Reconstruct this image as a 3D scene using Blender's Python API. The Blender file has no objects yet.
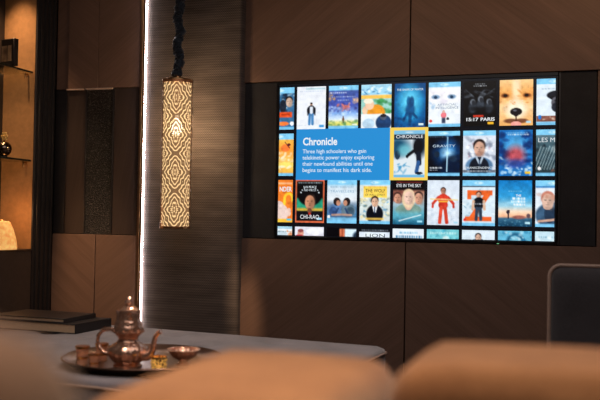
import bpy, bmesh, math, random
import numpy as np
from mathutils import Vector, Matrix

random.seed(7)
SC = bpy.context.scene
COL = SC.collection

# ------------------------------------------------------------------ camera
YAW, PITCH, ROLL = -0.3178, 0.0222, 0.0169
CAM = Vector((1.7918, -5.0061, 1.0697))
fwd = Vector((math.sin(YAW) * math.cos(PITCH), math.cos(YAW) * math.cos(PITCH), math.sin(PITCH)))
rt0 = fwd.cross(Vector((0, 0, 1))).normalized()
up0 = rt0.cross(fwd)
rt = math.cos(ROLL) * rt0 + math.sin(ROLL) * up0
up = -math.sin(ROLL) * rt0 + math.cos(ROLL) * up0
cd = bpy.data.cameras.new('camera')
cam = bpy.data.objects.new('camera', cd)
COL.objects.link(cam)
cam.matrix_world = Matrix(((rt.x, up.x, -fwd.x, CAM.x), (rt.y, up.y, -fwd.y, CAM.y), (rt.z, up.z, -fwd.z, CAM.z), (0, 0, 0, 1)))
cd.sensor_width = 36.0
cd.lens = 849.26 / 600 * 36
cd.clip_start = 0.02
cd.dof.use_dof = True
cd.dof.focus_distance = 5.03
cd.dof.aperture_fstop = 2.0
SC.camera = cam

# ------------------------------------------------------------------ world, exposure, ceiling light
SC.view_settings.view_transform = 'Standard'
SC.view_settings.look = 'None'
SC.view_settings.exposure = 0.0
SC.view_settings.gamma = 1.0
SC.view_settings.use_curve_mapping = False
SC.cycles.use_denoising = True
SC.cycles.max_bounces = 8
SC.cycles.transparent_max_bounces = 16
SC.cycles.sample_clamp_indirect = 4.0
W = bpy.data.worlds.new('world')
SC.world = W
W.use_nodes = True
W.node_tree.nodes['Background'].inputs[0].default_value = (0.9, 0.72, 0.6, 1)
W.node_tree.nodes['Background'].inputs[1].default_value = 0.01

WARM = (1.0, 0.66, 0.38)


def spot(name, loc, target, power, angle, blend=0.6, radius=0.05, color=WARM):
    l = bpy.data.lights.new(name, 'SPOT')
    l.energy = power
    l.spot_size = math.radians(angle)
    l.spot_blend = blend
    l.shadow_soft_size = radius
    l.color = color
    o = bpy.data.objects.new(name, l)
    COL.objects.link(o)
    o.location = loc
    o.rotation_euler = (Vector(target) - Vector(loc)).to_track_quat('-Z', 'Y').to_euler()
    return o


def area(name, loc, target, power, sx, sy, color=WARM):
    l = bpy.data.lights.new(name, 'AREA')
    l.shape = 'RECTANGLE'
    l.size, l.size_y = sx, sy
    l.energy = power
    l.color = color
    o = bpy.data.objects.new(name, l)
    COL.objects.link(o)
    o.location = loc
    o.rotation_euler = (Vector(target) - Vector(loc)).to_track_quat('-Z', 'Y').to_euler()
    return o


# ceiling downlights of the lounge (recessed spots, above the frame) and added fills
spot('downlight_over_sofa', (1.45, -3.45, 2.82), (1.45, -3.75, 0), 92, 60)
spot('downlight_over_armchair', (1.1, -4.35, 2.82), (1.2, -4.4, 0), 75, 45)
spot('downlight_over_ottoman', (0.25, -1.3, 2.82), (0.15, -1.45, 0), 75, 58, color=(1.0, 0.76, 0.58))
spot('tea_fill_spot', (0.5, -3.4, 2.82), (0.07, -1.9, 0.55), 60, 17, 0.8, color=(1.0, 0.74, 0.55))  # added fill to brighten the teapot from the front
spot('downlight_wall_right', (2.0, -1.0, 2.82), (1.7, 0.0, 2.3), 19, 100, 1.0)
spot('downlight_wall_middle', (0.6, -1.2, 2.82), (0.6, 0.0, 2.3), 10, 80, 1.0)
spot('downlight_low_panels', (-1.28, -0.75, 2.82), (-1.27, -0.1, 0.25), 190, 27, 1.0)
spot('downlight_beside_pillar', (-0.22, -1.0, 2.82), (-0.20, 0.0, 0.44), 300, 5.5, 0.6)
spot('wall_left_fill', (-1.25, -0.8, 2.82), (-1.3, 0.0, 2.3), 1.5, 90, 1.0, color=(1.0, 0.85, 0.75))  # weak added wash lifting the upper left panels, not a fitting
area('ceiling_fill', (0.9, -3.2, 2.83), (0.9, -3.2, 0), 36, 3.0, 3.4, (1.0, 0.89, 0.85))  # added overall fill in place of ambient room light


# ------------------------------------------------------------------ helpers: objects
def put(name, data, parent=None):
    o = bpy.data.objects.new(name, data)
    COL.objects.link(o)
    if parent is not None:
        o.parent = parent
    return o


def thing(name, label, cat, loc=(0, 0, 0), rz=0.0, group=None):
    o = bpy.data.objects.new(name, None)
    COL.objects.link(o)
    o.location = loc
    o.rotation_euler = (0, 0, rz)
    o.empty_display_size = 0.05
    tag(o, label, cat, group)
    return o


def tag(o, label, cat, group=None):
    o['label'] = label
    o['category'] = cat
    if group:
        o['group'] = group
    return o


def struct(o, label=None, cat=None):
    o['kind'] = 'structure'
    if label:
        o['label'] = label
    if cat:
        o['category'] = cat
    return o


class MB:
    def __init__(s):
        s.v, s.f = [], []

    def add(s, vs, fs):
        n = len(s.v)
        s.v += [tuple(p) for p in vs]
        s.f += [tuple(i + n for i in q) for q in fs]
        return s

    def bm(s, b):
        b.verts.index_update()
        s.add([v.co.copy() for v in b.verts], [[v.index for v in f.verts] for f in b.faces])
        b.free()
        return s

    def box(s, x0, x1, y0, y1, z0, z1, bev=0.0, seg=2):
        b = bmesh.new()
        bmesh.ops.create_cube(b, size=1)
        for v in b.verts:
            v.co = Vector(((x0 + x1) / 2 + v.co.x * (x1 - x0), (y0 + y1) / 2 + v.co.y * (y1 - y0), (z0 + z1) / 2 + v.co.z * (z1 - z0)))
        if bev:
            bmesh.ops.bevel(b, geom=list(b.edges), offset=bev, segments=seg, affect='EDGES', profile=0.5)
        return s.bm(b)

    def lathe(s, prof, n=40, c=(0, 0, 0), closed=True):
        vs, fs = [], []
        for r, z in prof:
            for i in range(n):
                a = 2 * math.pi * i / n
                vs.append((c[0] + r * math.cos(a), c[1] + r * math.sin(a), c[2] + z))
        for k in range(len(prof) - 1):
            for i in range(n):
                j = (i + 1) % n
                fs.append((k * n + i, k * n + j, (k + 1) * n + j, (k + 1) * n + i))
        if closed:
            fs.append(tuple(range(n))[::-1])
            fs.append(tuple((len(prof) - 1) * n + i for i in range(n)))
        return s.add(vs, fs)

    def tube(s, pts, rad, n=12, cap=True):
        pts = [Vector(p) for p in pts]
        if not hasattr(rad, '__len__'):
            rad = [rad] * len(pts)
        vs, fs = [], []
        ref = None
        for k, p in enumerate(pts):
            t = (pts[min(k + 1, len(pts) - 1)] - pts[max(k - 1, 0)]).normalized()
            if ref is None:
                ref = t.orthogonal().normalized()
            ref = (ref - t * ref.dot(t)).normalized()
            b = t.cross(ref)
            for i in range(n):
                a = 2 * math.pi * i / n
                vs.append(p + rad[k] * (math.cos(a) * ref + math.sin(a) * b))
        for k in range(len(pts) - 1):
            for i in range(n):
                j = (i + 1) % n
                fs.append((k * n + i, k * n + j, (k + 1) * n + j, (k + 1) * n + i))
        if cap:
            fs.append(tuple(range(n))[::-1])
            fs.append(tuple((len(pts) - 1) * n + i for i in range(n)))
        return s.add(vs, fs)

    def soft(s, c, half, r, cuts=14, crown=(0, 0, 0), wob=0.0, seed=1):
        """a padded block: rounded edges of radius r, faces bulging by crown"""
        b = bmesh.new()
        bmesh.ops.create_cube(b, size=2)
        bmesh.ops.subdivide_edges(b, edges=list(b.edges), cuts=cuts, use_grid_fill=True)
        rnd = random.Random(seed)
        ph = [rnd.uniform(0, 6.28) for _ in range(6)]
        for v in b.verts:
            u = v.co.copy()
            p = Vector([half[i] * math.copysign(abs(u[i]) ** 0.8, u[i]) for i in range(3)])
            q = Vector([max(-half[i] + r, min(half[i] - r, p[i])) for i in range(3)])
            d = p - q
            if d.length > 1e-6:
                # normalise corners to a ball of radius r
                m = max(abs(d.x), abs(d.y), abs(d.z))
                p = q + d.normalized() * m
            for i in range(3):
                o = [k for k in range(3) if k != i]
                w = (1 - u[o[0]] ** 2) * (1 - u[o[1]] ** 2)
                if abs(u[i]) > 0.999:
                    p[i] += math.copysign(crown[i] * w, u[i])
            if wob:
                p += Vector((math.sin(9 * p.y + ph[0]) * math.sin(8 * p.z + ph[1]), math.sin(8 * p.x + ph[2]) * math.sin(9 * p.z + ph[3]), math.sin(10 * p.x + ph[4]) * math.sin(9 * p.y + ph[5]))) * wob
            v.co = p + Vector(c)
        return s.bm(b)

    def make(s, name, mat, parent=None, smooth=True, sharp=40):
        me = bpy.data.meshes.new(name)
        me.from_pydata(s.v, [], s.f)
        me.update()
        b = bmesh.new()
        b.from_mesh(me)
        bmesh.ops.recalc_face_normals(b, faces=b.faces)
        if smooth:
            for f in b.faces:
                f.smooth = True
            lim = math.radians(sharp)
            for e in b.edges:
                if len(e.link_faces) == 2 and e.calc_face_angle(0) > lim:
                    e.smooth = False
        b.to_mesh(me)
        b.free()
        if mat is not None:
            me.materials.append(mat)
        return put(name, me, parent)


# ------------------------------------------------------------------ helpers: materials
def lin(c):
    return tuple((x / 12.92 if x <= 0.04045 else ((x + 0.055) / 1.055) ** 2.4) for x in c)


def rgb(r, g, b):
    return lin((r / 255, g / 255, b / 255)) + (1.0,)


class NT:
    def __init__(s, name):
        s.m = bpy.data.materials.new(name)
        s.m.use_nodes = True
        s.t = s.m.node_tree
        s.b = s.t.nodes['Principled BSDF']
        s.out = s.t.nodes['Material Output']

    def n(s, kind, **kw):
        x = s.t.nodes.new(kind)
        for k, v in kw.items():
            setattr(x, k, v)
        return x

    def l(s, a, b):
        s.t.links.new(a, b)

    def math(s, op, a, b=None, c=None):
        x = s.n('ShaderNodeMath', operation=op)
        for i, q in enumerate((a, b, c)):
            if q is None:
                continue
            if isinstance(q, (int, float)):
                x.inputs[i].default_value = q
            else:
                s.l(q, x.inputs[i])
        return x.outputs[0]

    def coords(s, scale=(1, 1, 1), rot=(0, 0, 0), kind='Object'):
        tc = s.n('ShaderNodeTexCoord')
        mp = s.n('ShaderNodeMapping')
        mp.inputs['Scale'].default_value = scale
        mp.inputs['Rotation'].default_value = rot
        s.l(tc.outputs[kind], mp.inputs['Vector'])
        return mp.outputs['Vector']

    def noise(s, vec, scale, detail=3, rough=0.55):
        x = s.n('ShaderNodeTexNoise')
        x.inputs['Scale'].default_value = scale
        x.inputs['Detail'].default_value = detail
        x.inputs['Roughness'].default_value = rough
        s.l(vec, x.inputs['Vector'])
        return x.outputs['Fac']

    def ramp(s, fac, stops):
        x = s.n('ShaderNodeValToRGB')
        e = x.color_ramp.elements
        e[0].position, e[0].color = stops[0]
        e[1].position, e[1].color = stops[-1]
        for p, c in stops[1:-1]:
            q = e.new(p)
            q.color = c
        s.l(fac, x.inputs['Fac'])
        return x.outputs['Color']

    def bump(s, h, strength=0.2, dist=0.01):
        x = s.n('ShaderNodeBump')
        x.inputs['Strength'].default_value = strength
        x.inputs['Distance'].default_value = dist
        s.l(h, x.inputs['Height'])
        s.l(x.outputs['Normal'], s.b.inputs['Normal'])

    def set(s, **kw):
        for k, v in kw.items():
            s.b.inputs[k.replace('_', ' ')].default_value = v
        return s


def plain(name, col, rough=0.5, metal=0.0, var=0.12, scale=30.0, spec=0.5, bump=0.0):
    """a plain surface with a little procedural variation"""
    t = NT(name)
    v = t.noise(t.coords(), scale, 4)
    a = tuple(c * (1 - var) for c in col[:3]) + (1,)
    b = tuple(min(1, c * (1 + var)) for c in col[:3]) + (1,)
    t.l(t.ramp(v, [(0.3, a), (0.7, b)]), t.b.inputs['Base Color'])
    t.set(Roughness=rough, Metallic=metal, Specular_IOR_Level=spec)
    if bump:
        t.bump(v, bump, 0.005)
    return t.m


def emit(name, col, strength):
    t = NT(name)
    t.set(Base_Color=(0.02, 0.02, 0.02, 1), Emission_Color=col, Emission_Strength=strength, Roughness=0.4)
    return t.m


def wood(name, ang, c0, c1):
    """matt brown veneer with a fine slanted grain"""
    t = NT(name)
    vec = t.coords((1, 1, 1), (0, ang, 0))
    st = t.n('ShaderNodeMapping')
    st.inputs['Scale'].default_value = (2.2, 2.2, 120)
    t.l(vec, st.inputs['Vector'])
    g = t.noise(st.outputs[0], 1.0, 5, 0.65)
    st2 = t.n('ShaderNodeMapping')
    st2.inputs['Scale'].default_value = (1.2, 1.2, 14)
    t.l(vec, st2.inputs['Vector'])
    g2 = t.noise(st2.outputs[0], 1.0, 3)
    h = t.math('ADD', t.math('MULTIPLY', g, 0.65), t.math('MULTIPLY', g2, 0.35))
    t.l(t.ramp(h, [(0.34, c0), (0.66, c1)]), t.b.inputs['Base Color'])
    t.set(Roughness=0.6, Specular_IOR_Level=0.35)
    t.bump(g, 0.12, 0.002)
    return t.m


def fabric(name, c0, c1, scale=220.0, rough=0.9, sheen=0.3, blot=6.0):
    t = NT(name)
    vec = t.coords()
    w = t.noise(vec, scale, 2)
    bl = t.noise(vec, blot, 3)
    h = t.math('ADD', t.math('MULTIPLY', w, 0.5), t.math('MULTIPLY', bl, 0.5))
    t.l(t.ramp(h, [(0.35, c0), (0.65, c1)]), t.b.inputs['Base Color'])
    t.set(Roughness=rough, Sheen_Weight=sheen, Specular_IOR_Level=0.2)
    t.bump(w, 0.25, 0.002)
    return t.m


WOOD_A = wood('veneer_leaning_left', math.radians(38), rgb(108, 83, 70), rgb(132, 102, 88))
WOOD_B = wood('veneer_leaning_right', math.radians(-38), rgb(108, 83, 70), rgb(132, 102, 88))
WOOD_D = wood('dark_veneer', math.radians(80), rgb(58, 46, 42), rgb(74, 60, 54))
BLACK = plain('black_lacquer', rgb(44, 41, 43), 0.4)
BACKING = plain('dark_backing_board', rgb(14, 12, 12), 0.8)
ACOUSTIC = fabric('black_acoustic_cloth', rgb(44, 43, 46), rgb(58, 57, 60), 300, 0.9, 0.1)
BRASS = plain('brushed_brass', rgb(196, 150, 104), 0.32, 1.0)
PLASTER = plain('dark_plaster', rgb(92, 72, 58), 0.9)
FLOOR = fabric('brown_carpet', rgb(58, 44, 36), rgb(84, 65, 52), 150, 0.95, 0.2)


def mat_column():
    """woven grey cloth: rows of small raised dots, faint cross bands"""
    t = NT('dotted_grey_weave')
    tc = t.n('ShaderNodeTexCoord')
    sp = t.n('ShaderNodeSeparateXYZ')
    t.l(tc.outputs['Object'], sp.inputs[0])
    u = t.math('ADD', sp.outputs['X'], sp.outputs['Y'])
    sx = t.math('SINE', t.math('MULTIPLY', u, 2 * math.pi / 0.0135))
    sz = t.math('SINE', t.math('MULTIPLY', sp.outputs['Z'], 2 * math.pi / 0.016))
    d = t.math('MULTIPLY', t.math('ADD', t.math('MULTIPLY', sx, 0.7), 0.3), sz)
    d = t.math('ADD', t.math('MULTIPLY', d, 0.5), 0.5)
    band = t.noise(t.coords((4, 4, 22)), 1.0, 3)
    h = t.math('ADD', t.math('MULTIPLY', d, 0.5), t.math('MULTIPLY', band, 0.5))
    t.l(t.ramp(h, [(0.22, rgb(48, 42, 41)), (0.8, rgb(128, 114, 107))]), t.b.inputs['Base Color'])
    t.set(Roughness=0.75, Specular_IOR_Level=0.3, Sheen_Weight=0.2)
    t.bump(d, 0.15, 0.003)
    return t.m


WEAVE = mat_column()

# ------------------------------------------------------------------ room shell
CEIL = 2.85
RX0, RX1, RY0 = -1.95, 3.6, -6.6
struct(MB().box(RX0, RX1, RY0, 0.12, -0.1, 0.0).make('floor', FLOOR, smooth=False))
struct(MB().box(RX0, RX1, RY0, 0.12, CEIL, CEIL + 0.1).make('ceiling', PLASTER, smooth=False))
struct(MB().box(RX0, RX1, 0.03, 0.12, 0, CEIL).make('wall_front', BACKING, smooth=False))
struct(MB().box(RX0 - 0.1, RX0, RY0, 0.12, 0, CEIL).make('wall_left', PLASTER, smooth=False))
struct(MB().box(RX1, RX1 + 0.1, RY0, 0.12, 0, CEIL).make('wall_right', PLASTER, smooth=False))
struct(MB().box(RX0, RX1, RY0 - 0.1, RY0, 0, CEIL).make('wall_rear', PLASTER, smooth=False))

BT, BB = 1.9305, 0.9405          # top and bottom of the black band across the wall
PF = -0.006                      # face of the veneer panels


def panel(x0, x1, z0, z1, mat, y0=PF):
    g = 0.002
    o = MB().box(x0 + g, x1 - g, y0, 0.03, z0, z1, 0.0015, 1).make('wall_panel', mat)
    return struct(o)


panel(-0.60, 0.8215, BT, CEIL, WOOD_A)
panel(0.8255, 2.55, BT, CEIL, WOOD_B)
panel(2.55, RX1, BT, CEIL, WOOD_A)
panel(-0.60, 0.811, 0, BB, WOOD_A)
panel(0.815, 2.55, 0, BB, WOOD_B)
panel(2.55, RX1, 0, BB, WOOD_A)
panel(1.883, RX1, BB, BT, WOOD_B, 0.004)
panel(-1.638, -1.54, BT, CEIL, WOOD_A, 0.006)
panel(-1.54, -1.305, BT, CEIL, WOOD_B)
panel(-1.305, -0.984, BT, CEIL, WOOD_A)
panel(-1.635, -1.2985, 0, BB, WOOD_B)
panel(-1.2955, -0.984, 0, BB, WOOD_A)

# black band: cloth panels beside the television and dark panels left of the pillar
for x0, x1, m in ((-0.60, -0.021, ACOUSTIC), (1.676, 1.879, ACOUSTIC), (-1.638, -1.552, BLACK), (-1.55, -1.403, WOOD_D), (-1.182, -0.984, WOOD_D)):
    o = MB().box(x0, x1, 0.008, 0.03, BB + 0.004, BT - 0.004, 0.002, 1).make('wall_panel', m)
    struct(o)
    if m is ACOUSTIC:
        # thin frame line beside the screen
        e = x1 - 0.012 if x0 < 0 else x0
        MB().box(e, e + 0.012, 0.003, 0.012, BB + 0.006, BT - 0.006, 0.001, 1).make('panel_frame', BLACK, o)


def mat_speaker():
    t = NT('glittering_speaker_mesh')
    vec = t.coords()
    v = t.n('ShaderNodeTexVoronoi')
    v.inputs['Scale'].default_value = 130
    t.l(vec, v.inputs['Vector'])
    t.l(t.ramp(v.outputs['Distance'], [(0.12, rgb(190, 176, 168)), (0.24, rgb(26, 23, 23))]), t.b.inputs['Base Color'])
    t.set(Roughness=0.35, Metallic=0.3)
    t.bump(v.outputs['Distance'], 1.0, 0.01)
    return t.m


sp = thing('wall_speaker', 'tall black speaker with a glittering mesh front, set in the wall between dark panels', 'speaker', (-1.2925, 0.03, BB))
MB().box(-0.108, 0.108, -0.02, 0.0, 0.004, BT - BB - 0.004, 0.002, 1).make('speaker_mesh', mat_speaker(), sp)
for s in (-1, 1):
    MB().box(s * 0.104 - 0.005, s * 0.104 + 0.005, -0.028, -0.018, 0.004, BT - BB - 0.004, 0.001, 1).make('side_rail', BLACK, sp)
EDGE_GLINT = plain('painted_edge_glint', rgb(236, 206, 190), 0.3, 0.15)  # near-white bars added as painted highlights along the panels' top edges
for x0, x1 in ((-1.545, -1.412), (-1.395, -1.19)):
    struct(MB().box(x0, x1, -0.012, 0.012, BT - 0.010, BT - 0.001, 0.001, 1).make('panel_edge_glint', EDGE_GLINT))

# brass upright beside the pillar
struct(MB().box(-0.983, -0.962, -0.014, 0.03, 0, CEIL, 0.002, 1).make('trim_1', BRASS))

# woven pillar with soft corners
b = bmesh.new()
bmesh.ops.create_cube(b, size=1)
cx0, cx1, cy0, cy1 = -0.911, -0.2375, -0.06, 0.03
for v in b.verts:
    v.co = Vector(((cx0 + cx1) / 2 + v.co.x * (cx1 - cx0), (cy0 + cy1) / 2 + v.co.y * (cy1 - cy0), CEIL / 2 + v.co.z * CEIL))
bmesh.ops.bevel(b, geom=[e for e in b.edges if abs(e.verts[0].co.z - e.verts[1].co.z) > 1 and e.verts[0].co.y < 0 and e.verts[0].co.x > -0.5], offset=0.022, segments=6, affect='EDGES', profile=0.5)
struct(MB().bm(b).make('wall_pillar', WEAVE, sharp=60))

# upright light strip along the pillar's left edge: a slim channel holding a glowing diffuser
lp = thing('light_strip', 'thin upright white light strip along the left edge of the woven pillar', 'light strip', (-0.911, -0.06, 0.0))
MB().box(-0.010, -0.003, -0.013, 0.0, 0.0, CEIL, 0.001, 1).make('channel', BRASS, lp)
MB().box(-0.003, 0.001, -0.011, -0.0005, 0.01, CEIL - 0.01, 0.0005, 1).make('diffuser', emit('cool_white_strip_glow', (1.0, 0.88, 0.90, 1), 26), lp)

# ------------------------------------------------------------------ television
TV_L = 'large black wall television showing rows of film posters, set flush in the black band'
tv = thing('television', TV_L, 'television', (0, 0, 0))
tvx0, tvx1, tvz0, tvz1 = -0.0177, 1.6735, 0.944, 1.9265
m = MB()
m.box(tvx0, tvx1, -0.006, 0.03, tvz1 - 0.022, tvz1, 0.002, 1)
m.box(tvx0, tvx1, -0.006, 0.03, tvz0, 0.9615, 0.002, 1)
m.box(tvx0, -0.003, -0.006, 0.03, 0.9615, tvz1 - 0.022, 0.002, 1)
m.box(1.663, tvx1, -0.006, 0.03, 0.9615, tvz1 - 0.022, 0.002, 1)
m.make('bezel', plain('black_bezel', rgb(13, 13, 16), 0.3), tv)
led = MB().box(1.343, 1.356, -0.008, -0.004, 0.9455, 0.9485, 0.0005, 1).make('indicator_light', emit('green_indicator', (0.25, 0.75, 0.35, 1), 0.9), tv)
led['label'] = 'tiny green indicator light'


def mat_black_screen():
    t = NT('dark_screen')
    t.set(Base_Color=(0.004, 0.004, 0.005, 1), Roughness=0.25, Emission_Color=rgb(12, 15, 22), Emission_Strength=1.0)
    return t.m


screen = MB().box(-0.003, 1.663, 0.0, 0.028, 0.9615, tvz1 - 0.022).make('screen', mat_black_screen(), tv, smooth=False)


def mat_picture():
    """the lit picture on the screen: each point glows in the colour it shows"""
    t = NT('screen_picture')
    a = t.n('ShaderNodeAttribute', attribute_name='Col')
    t.set(Base_Color=(0.01, 0.01, 0.01, 1), Roughness=0.3, Emission_Strength=1.0)
    t.l(a.outputs['Color'], t.b.inputs['Emission Color'])
    return t.m


PICTURE = mat_picture()
C0X, CP, RP, TW, TH, Z0 = 0.1158, 0.2056, 0.2897, 0.1863, 0.2637, 1.8903
ACT_Z0 = 0.9645


def col255(c):
    return np.array([c[0], c[1], c[2]], float) / 255.0


class Art:
    """a small picture in tile coordinates: u right 0..1, v down 0..1"""

    def __init__(s, bg, nx=46, ny=64):
        s.nx, s.ny = nx, ny
        s.u, s.v = np.meshgrid(np.linspace(0, 1, nx), np.linspace(0, 1, ny))
        s.c = np.zeros((ny, nx, 3)) + col255(bg)
        s.text = []

    def mix(s, mask, col, a=1.0):
        k = np.clip(mask, 0, 1)[..., None] * a
        s.c = s.c * (1 - k) + col255(col) * k
        return s

    def rect(s, x0, y0, x1, y1, col, a=1.0, soft=0.012):
        f = lambda d: np.clip(d / soft + 0.5, 0, 1)
        return s.mix(f(s.u - x0) * f(x1 - s.u) * f(s.v - y0) * f(y1 - s.v), col, a)

    def ell(s, cx, cy, rx, ry, col, a=1.0, soft=0.14, rot=0.0):
        du, dv = (s.u - cx), (s.v - cy) * 1.415
        ca, sa = math.cos(rot), math.sin(rot)
        x, y = du * ca + dv * sa, -du * sa + dv * ca
        d = np.sqrt((x / rx) ** 2 + (y / (ry * 1.415)) ** 2)
        return s.mix((1 - d) / soft + 0.5 if soft < 1 else 1 - d, col, a)

    def line(s, x0, y0, x1, y1, w, col, a=1.0):
        px, py = s.u - x0, (s.v - y0) * 1.415
        dx, dy = x1 - x0, (y1 - y0) * 1.415
        t = np.clip((px * dx + py * dy) / (dx * dx + dy * dy + 1e-9), 0, 1)
        d = np.hypot(px - t * dx, py - t * dy)
        return s.mix((w - d) / 0.02 + 0.5, col, a)

    def grad(s, stops):
        vs = [q[0] for q in stops]
        g = np.stack([np.interp(s.v, vs, [col255(q[1])[i] for q in stops]) for i in range(3)], -1)
        s.c = g
        return s

    def fuzz(s, seed, col, a=0.6, n=40, y0=0.0, y1=1.0, rx=0.06, ry=0.03, x0=0.0, x1=1.0):
        r = random.Random(seed)
        for _ in range(n):
            s.ell(r.uniform(x0, x1), r.uniform(y0, y1), rx * r.uniform(.4, 1.3), ry * r.uniform(.4, 1.3), col, a * r.uniform(.4, 1), 0.8, r.uniform(-1, 1))
        return s

    def blur_line(s, x0, x1, y, h, col, a=0.7, seed=1):
        """a line of print too small to read"""
        r = random.Random(seed)
        x = x0
        while x < x1:
            w = r.uniform(.03, .08)
            s.rect(x, y - h / 2, min(x + w, x1), y + h / 2, col, a * r.uniform(.6, 1), 0.02)
            x += w + .02
        return s

    def strip(s, bottom=True, h=0.1):
        s.rect(-1, -1, 2, h, (128, 196, 232))
        s.ell(0.5, h * 0.5, 0.13, h * 0.26, (206, 234, 248), 0.85, 0.6)
        s.ell(0.46, h * 0.5, 0.04, h * 0.16, (128, 196, 232), 0.7, 0.6)
        if bottom:
            s.rect(-1, 0.935, 2, 2, (122, 190, 228))
        return s

    def grain(s, seed, amp=0.07):
        """photographic speckle: fine and mid-sized variation of tone"""
        r = np.random.RandomState(seed)
        g = r.normal(0, 1, (s.ny, s.nx))
        k = r.normal(0, 1, (s.ny // 4 + 2, s.nx // 4 + 2)).repeat(4, 0).repeat(4, 1)[:s.ny, :s.nx]
        k = (k + np.roll(k, 2, 0) + np.roll(k, 2, 1) + np.roll(np.roll(k, 2, 0), 2, 1)) / 3
        lum = s.c.mean(-1)
        s.c = np.clip(s.c * (1 + amp * (1.2 - lum) * (0.5 * g + 0.9 * k))[..., None], 0, 1)
        s.c = np.clip((s.c - 0.5) * 1.14 + 0.52, 0, 1)
        return s

    def head(s, x, y, r, skin, hair, long=False):
        if long:
            s.ell(x, y + r * .3, r * 1.2, r * 1.1, hair, 1, .25)
        s.ell(x, y - r * .36, r * .98, r * .66, hair, 1, .2)
        s.ell(x, y - r * .1, r * .95, r * .5, hair, .9, .3)
        s.ell(x, y + r * .12, r * .84, r * .84, skin, 1, .16)
        dark = tuple(int(k * .5) for k in skin)
        mid = tuple(int(k * .78) for k in skin)
        s.ell(x + r * .5, y + r * .15, r * .45, r * .75, mid, .7, .9)
        s.ell(x, y + r * .8, r * .5, r * .18, mid, .6, .9)
        for k in (-1, 1):
            s.ell(x + k * r * .36, y - r * .06, r * .24, r * .07, mid, .8, .8)
            s.ell(x + k * r * .34, y + r * .0, r * .13, r * .05, dark, .85, .8)
        s.ell(x + r * .04, y + r * .27, r * .13, r * .1, mid, .8, .8)
        s.ell(x, y + r * .48, r * .24, r * .055, dark, .6, .8)
        return s

    def t(s, txt, cx, y, h, col, w=None, bold=0.0):
        s.text.append((txt, cx, y, h, col, w, bold))
        return s


def text_mesh(txt, height, bold=0.0):
    """flat lettering, capitals `height` tall, baseline on z=0, starting at x=0"""
    cu = bpy.data.curves.new('lettering', 'FONT')
    cu.body = txt
    cu.size = height / 0.73
    cu.offset = bold * cu.size
    cu.resolution_u = 3
    ob = bpy.data.objects.new('lettering', cu)
    COL.objects.link(ob)
    dg = bpy.context.evaluated_depsgraph_get()
    me = bpy.data.meshes.new_from_object(ob.evaluated_get(dg))
    vs = [(v.co.x, v.co.y) for v in me.vertices]
    fs = [tuple(p.vertices) for p in me.polygons]
    bpy.data.objects.remove(ob)
    bpy.data.curves.remove(cu)
    bpy.data.meshes.remove(me)
    w = max([p[0] for p in vs] + [0.001])
    return vs, fs, w


class Pic:
    """flat lit picture piece: points in screen metres with colours"""

    def __init__(s):
        s.v, s.f, s.c = [], [], []

    def grid(s, xs, zs, cols, y):
        n = len(s.v)
        nx, nz = len(xs), len(zs)
        for j in range(nz):
            for i in range(nx):
                s.v.append((xs[i], y, zs[j]))
                s.c.append(lin(np.clip(cols[j, i], 0, 1)))
        for j in range(nz - 1):
            for i in range(nx - 1):
                a = n + j * nx + i
                s.f.append((a, a + 1, a + nx + 1, a + nx))

    def quad(s, x0, x1, z0, z1, col, y):
        c = np.zeros((2, 2, 3)) + col255(col)
        s.grid([x0, x1], [z1, z0], c, y)

    def words(s, txt, x, z, h, col, y, w=None, bold=0.0, align='l'):
        vs, fs, tw = text_mesh(txt, h, bold)
        k = 1.0 if w is None else w / tw
        off = x - (tw * k / 2 if align == 'c' else 0)
        n = len(s.v)
        s.v += [(off + p[0] * k, y, z + p[1]) for p in vs]
        s.c += [lin(col255(col))] * len(vs)
        s.f += [tuple(i + n for i in q) for q in fs]

    def make(s, name, parent, label=None):
        me = bpy.data.meshes.new(name)
        me.from_pydata(s.v, [], s.f)
        me.update()
        at = me.color_attributes.new('Col', 'FLOAT_COLOR', 'POINT')
        at.data.foreach_set('color', np.array([tuple(c) + (1.0,) for c in s.c], dtype=np.float32).ravel())
        me.materials.append(PICTURE)
        o = put(name, me, parent)
        if label:
            o['label'] = label
        return o


def poster(colk, row, art, label=None):
    """colk 0..8 (0 and 8 are cut by the screen's edges), row 0..3 (3 is cut below)"""
    art.grain(colk * 7 + row)
    x0 = C0X + (colk - 1) * CP
    z1 = Z0 - row * RP
    us = np.linspace(0, 1, art.nx)
    vs = np.linspace(0, 1, art.ny)
    xs, zs = x0 + us * TW, z1 - vs * TH
    ku = [i for i in range(art.nx) if 0.0 <= xs[i] <= 1.6605]
    kv = [j for j in range(art.ny) if zs[j] >= ACT_Z0]
    p = Pic()
    p.grid(xs[ku], zs[kv], art.c[np.ix_(kv, ku)], -0.0008)
    for txt, cx, y, h, c, w, bold in art.text:
        p.words(txt, x0 + cx * TW, z1 - y * TH, h * TH, c, -0.0016, None if w is None else w * TW, bold, 'c')
    return p.make('poster', screen, label)


WHT = (238, 242, 246)
SKIN = (226, 182, 156)
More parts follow.
